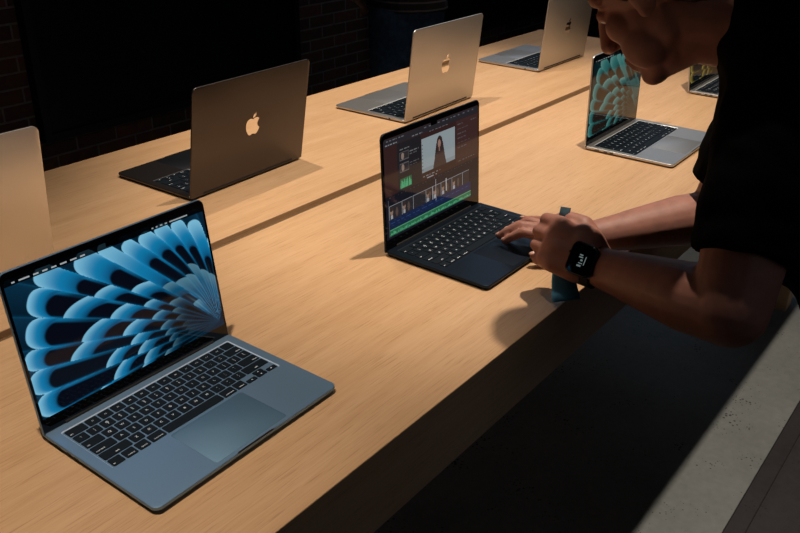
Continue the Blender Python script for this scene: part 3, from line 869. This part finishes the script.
# shirt
def sleeve(S, E, f, r0, r1):
    return cone_part(S, S.lerp(E, f), r0, r1, cap_b=False)
sh = [cone_part(NB + Vector((.0, .01, -.01)), LS + Vector((.02, .005, -.04)), .078, .072), cone_part(NB.lerp(HO, .42) + Vector((0, -.03, .0)), NB, .068, .086, cap_a=False), cone_part(NB, CH, .085, .150), cone_part(NB, LS, .066, .075), cone_part(NB, RS, .066, .075), cone_part(LS, CH, .085, .150), cone_part(RS, CH, .085, .150),
      cone_part(CH, PV + Vector((0, .02, -.02)), .165, .150, cap_b=False), cone_part(CH, V3((1.40, -.42, .02)), .15, .12),
      sleeve(LS, LE, .775, .080, .067), sleeve(RS, RE, .80, .080, .074), cone_part(V3((1.30, -.25, .28)), V3((1.38, -.30, .10)), .10, .085)]
union('t_shirt', sh, .0045, 5, M_SHIRT, person, wob=(.006, 14, (1, 1, 1.2)))
tr = [cone_part(PV + Vector((0, 0, .02)), PV + Vector((0, 0, -.1)), .14, .13, cap_a=False), cone_part(LH, LK, .105, .075), cone_part(RHp, RK, .105, .075),
      cone_part(LK, LA + Vector((0, 0, .02)), .075, .062, cap_b=False), cone_part(RK, RA + Vector((0, 0, .02)), .075, .062, cap_b=False)]
union('trousers', tr, .008, 4, M_TROUSER, person, wob=(.006, 12, (1, 1, 1)))
for A in (LA, RA):
    union('shoe', [cone_part((A.x, A.y - .03, .055), (A.x, A.y + .17, .042), .052, .040, flat=.9, fax=(1, 0, 0)), cone_part((A.x, A.y, .05), (A.x, A.y, .10), .05, .045, cap_b=False),
                   cone_part((A.x, A.y - .03, .018), (A.x, A.y + .18, .018), .050, .045, flat=.36, fax=(0, 0, 1))], .006, 2, M_SHOE, person)

# --- watch
d_ = (LW - LE).normalized()
wc = LW + hF * .008
d_ = (d_ + hF * .75).normalized()
wn = Vector((-.83, -.30, .46)); wn = (wn - d_ * wn.dot(d_)).normalized(); wa = d_.cross(wn).normalized()
wroot = empty('wristwatch', tuple(wc)); tag(wroot, 'black square smartwatch with a dark strap on the man\'s left wrist', 'watch')
WR = Matrix((wa, d_, wn)).transposed()
def WM(off): return lambda x_, y_, z_: tuple(WR @ Vector((x_, y_, z_ + off)))
s = MB(); s.M = WM(0)
n = 40; ra_, rb_ = .0350, .0325; ring = []
for i in range(n):
    t = 2 * pi * i / n
    for (k, wdt) in ((0, -.012), (0, .012), (.0024, .012), (.0024, -.012)):
        ring.append(((ra_ + k) * cos(t), wdt, (rb_ + k) * sin(t)))
fs = []
for i in range(n):
    j = (i + 1) % n
    for q in range(4): fs.append((i * 4 + q, j * 4 + q, j * 4 + (q + 1) % 4, i * 4 + (q + 1) % 4))
s.add(ring, fs); s.build('strap', M_STRAP, wroot, auto=50)
s = MB(); s.M = WM(.0365); s.slab(-.0265, .0265, -.0225, .0225, [.0115] * 4, -.004, .0110, .0028, 0, n=7); s.build('case', M_WATCH, wroot, auto=60)
s = MB(); s.M = WM(.0365); s.slab(-.0242, .0242, -.0202, .0202, [.010] * 4, .0105, .0116, .0005, 0, n=7); scr = s.build('watch_screen', M_WATCHGL, wroot, auto=60)
s = MB(); s.M = WM(.0365)
for (x0, x1, y0, y1) in ((-.012, -.009, -.004, .003), (-.007, -.0055, -.005, .002), (-.003, .0, -.004, .0), (.002, .004, -.003, .004), (.0055, .0075, -.002, .004), (-.008, .006, -.0085, -.0070)):
    s.box(x0, x1, y0, y1, .01162, .01170)
s.build('digits', M_WATCHTX, scr)
s = MB(); s.M = WM(.0365); vs, fs = cone_part((.006, .022, .005), (.006, .0245, .005), .0035, .0033, 14, cap_a=False, cap_b=False); s.add(vs, fs); s.build('crown', M_WATCH, wroot)

# --- cloth in the fist
cl_top = FP(.000, -.030, .064); cl_bot = FP(-.058, -.028, -.076); mid = FP(-.016, -.034, .0)
mb = MB()
rings = []
NN = 22
def cl_ring(c, ax, w_, t_, seed, tw=0.0):
    e1 = (hF * cos(tw) + nF * sin(tw)); e1 = (e1 - ax * e1.dot(ax)).normalized(); e2 = ax.cross(e1)
    out = []
    for i in range(NN):
        t = 2 * pi * i / NN
        r = 1 + .16 * sin(3 * t + seed) + .08 * sin(5 * t + seed * 1.7)
        out.append(tuple(c + e1 * (w_ * cos(t) * r) + e2 * (t_ * sin(t) * r)))
    return out
path = [(cl_bot, .022, .006), (cl_bot.lerp(mid, .15), .0215, .0075), (cl_bot.lerp(mid, .4), .018, .009), (cl_bot.lerp(mid, .75), .012, .009), (mid, .010, .009),
        (mid.lerp(cl_top, .5), .009, .008), (mid.lerp(cl_top, .8), .0085, .006), (cl_top, .0082, .0045)]
for k, (c_, w_, t_) in enumerate(path):
    ax = (path[min(k + 1, len(path) - 1)][0] - path[max(k - 1, 0)][0]).normalized()
    rings.append(cl_ring(c_, ax, w_, t_, k * .35, .25))
mb.loops(rings, 0)
for fi, f in enumerate(mb.f):
    if min(f) >= NN * 4: mb.m[fi] = 1
cloth = mb.build('cleaning_cloth', [M_CLOTH, M_CLOTH_D], smooth=True)
tag(cloth, 'blue cleaning cloth gripped in the man\'s left fist', 'cloth')

# --- the person standing behind the table
bx, by = 2.93, 1.72
def W3(dx, dy, z): return Vector((bx + dx, by + dy, z))
h2o = W3(0, -.02, 1.66); h2R = Rm(radians(-110), radians(10), 0); nb2 = W3(0, 0, 1.47)
ch2 = W3(0, .01, 1.27); pv2 = W3(0, .0, .98)
b2 = head_parts(h2o, h2R, nb2)
b2 += [cone_part(nb2, ch2, .06, .125), cone_part(ch2, pv2, .13, .13)]
t2 = [cone_part(nb2 + Vector((0, 0, .01)), ch2, .075, .15), cone_part(ch2, W3(0, 0, 1.12), .155, .165), cone_part(W3(0, 0, 1.12), W3(0, 0, .965), .165, .178, cap_b=False)]
j2 = [cone_part(W3(0, 0, 1.0), W3(0, 0, .86), .160, .165, cap_a=False)]
for s in (-1, 1):
    sh_, el_, wr_ = W3(s * .19, .0, 1.41), W3(s * .23, .10, 1.14), W3(s * .10, .21, 1.0)
    b2 += [cone_part(nb2, sh_, .05, .055), cone_part(sh_, ch2, .055, .12)] + arm(sh_, el_, wr_, .85)
    hd = Vector((-s * .9, .05, -.35)).normalized()
    spec = []
    for q in range(4):
        a_ = wr_ + hd * .085 + Vector((-s * .004, 0, .030 - .02 * q)); bb = a_ + hd * .035 + Vector((s * -.01, 0, -.004)); cc = bb + Vector((-s * .018, .006, -.012))
        spec.append(((wr_, a_, bb, cc), (.022, .012, .010, .008)))
    spec.append(((wr_, wr_ + hd * .04 + Vector((0, 0, .035)), wr_ + hd * .075 + Vector((0, 0, .05))), (.02, .013, .010)))
    b2 += hand_parts(spec)
    hp, kn, an = W3(s * .09, 0, .93), W3(s * .11, -.01, .50), W3(s * .12, .03, .085)
    b2 += [cone_part(pv2, hp, .1, .09), cone_part(hp, kn, .085, .055), cone_part(kn, an, .052, .036), cone_part(an, (an.x, an.y - .14, .035), .036, .025)]
    t2 += [cone_part(nb2, sh_, .065, .075), cone_part(sh_, ch2, .08, .145), cone_part(sh_, el_, .072, .060), cone_part(el_, el_.lerp(wr_, .85), .060, .045, cap_b=False)]
    j2 += [cone_part(W3(s * .075, 0, .92), kn, .120, .080), cone_part(kn, an + Vector((0, 0, .01)), .080, .068, cap_b=False)]
p2 = union('person', b2, .0065, 3, M_SKIN_B)
tag(p2, 'person in dark blue jeans and a black striped top standing behind the table', 'person')
union('hair', hair_parts(h2o, h2R), .006, 3, M_HAIR, p2)
face_bits(h2o, h2R, p2, M_HAIR)
union('striped_top', t2, .007, 4, M_STRIPE, p2, wob=(.006, 12, (1, 1, 1)))
union('jeans', j2, .008, 4, M_JEANS, p2, wob=(.007, 12, (1, 1, 1)))
for s in (-1, 1):
    A = W3(s * .12, .03, 0)
    union('shoe', [cone_part((A.x, A.y + .03, .055), (A.x, A.y - .15, .042), .050, .038), cone_part((A.x, A.y, .05), (A.x, A.y, .10), .05, .046, cap_b=False),
                   cone_part((A.x, A.y + .03, .018), (A.x, A.y - .16, .018), .050, .045, flat=.36, fax=(0, 0, 1))], .007, 2, M_SHOE, p2)

# ------------------------------------------------------------------ lights
def spot(name, loc, tgt, power, angle, blend, radius, col):
    l = bpy.data.lights.new(name, 'SPOT'); l.energy = power; l.spot_size = radians(angle); l.spot_blend = blend; l.shadow_soft_size = radius; l.color = col
    o = bpy.data.objects.new(name, l); COL.objects.link(o); o.location = loc
    o.rotation_euler = (Vector(tgt) - Vector(loc)).to_track_quat('-Z', 'Y').to_euler()
    return o
WARM = (1.0, .86, .70)
spot('spot_far', (1.47, 1.22, TZ + 2.6), (1.75, .98, TZ), 168, 50, .9, .035, WARM)
spot('spot_near', (1.64, .07, TZ + 2.6), (1.84, .32, TZ), 268, 52, .55, .035, WARM)
spot('spot_end', (3.0, .75, TZ + 2.6), (2.8, .7, TZ), 75, 48, .9, .05, WARM)
spot('spot_left', (.30, .40, TZ + 2.6), (.34, .42, TZ), 215, 42, 1.0, .04, (1.0, .84, .67))
def area(name, loc, tgt, power, sx, sy, col):
    l = bpy.data.lights.new(name, 'AREA'); l.energy = power; l.shape = 'RECTANGLE'; l.size = sx; l.size_y = sy; l.color = col
    o = bpy.data.objects.new(name, l); COL.objects.link(o); o.location = loc
    o.rotation_euler = (Vector(tgt) - Vector(loc)).to_track_quat('-Z', 'Y').to_euler()
area('front_fill', (1.0, -2.6, 3.3), (1.2, .6, .8), 4.5, 3, 1.5, (.80, .88, 1.0))  # soft fill added to lift the table front and brick, no visible lamp
area('far_fill', (5.6, 2.3, 3.3), (1.2, .3, .9), 9, 2.5, 1.2, (.55, .75, 1.0))  # cool fill added for the metal decks to reflect, no visible source

w = bpy.data.worlds.new('world'); bpy.context.scene.world = w; w.use_nodes = True
w.node_tree.nodes['Background'].inputs[0].default_value = (.05, .06, .08, 1)
w.node_tree.nodes['Background'].inputs[1].default_value = .1

# ------------------------------------------------------------------ camera
cam = bpy.data.cameras.new('camera'); co = bpy.data.objects.new('camera', cam); COL.objects.link(co)
r_ = Vector((.61347262, -.78958873, .0141768)); u_ = Vector((.3446242, .28382245, .89480667)); f_ = Vector((.71055296, .54405372, -.44622868))
m4 = Matrix((r_, u_, -f_)).transposed().to_4x4(); m4.translation = Vector((0, -.50995, TZ + .65596))
co.matrix_world = m4
cam.sensor_width = 36; cam.lens = 828.58 * 36 / 800; cam.clip_start = .02
bpy.context.scene.camera = co
sc_ = bpy.context.scene
sc_.view_settings.view_transform = 'Standard'; sc_.view_settings.look = 'None'
sc_.cycles.max_bounces = 8
sc_.cycles.use_denoising = True
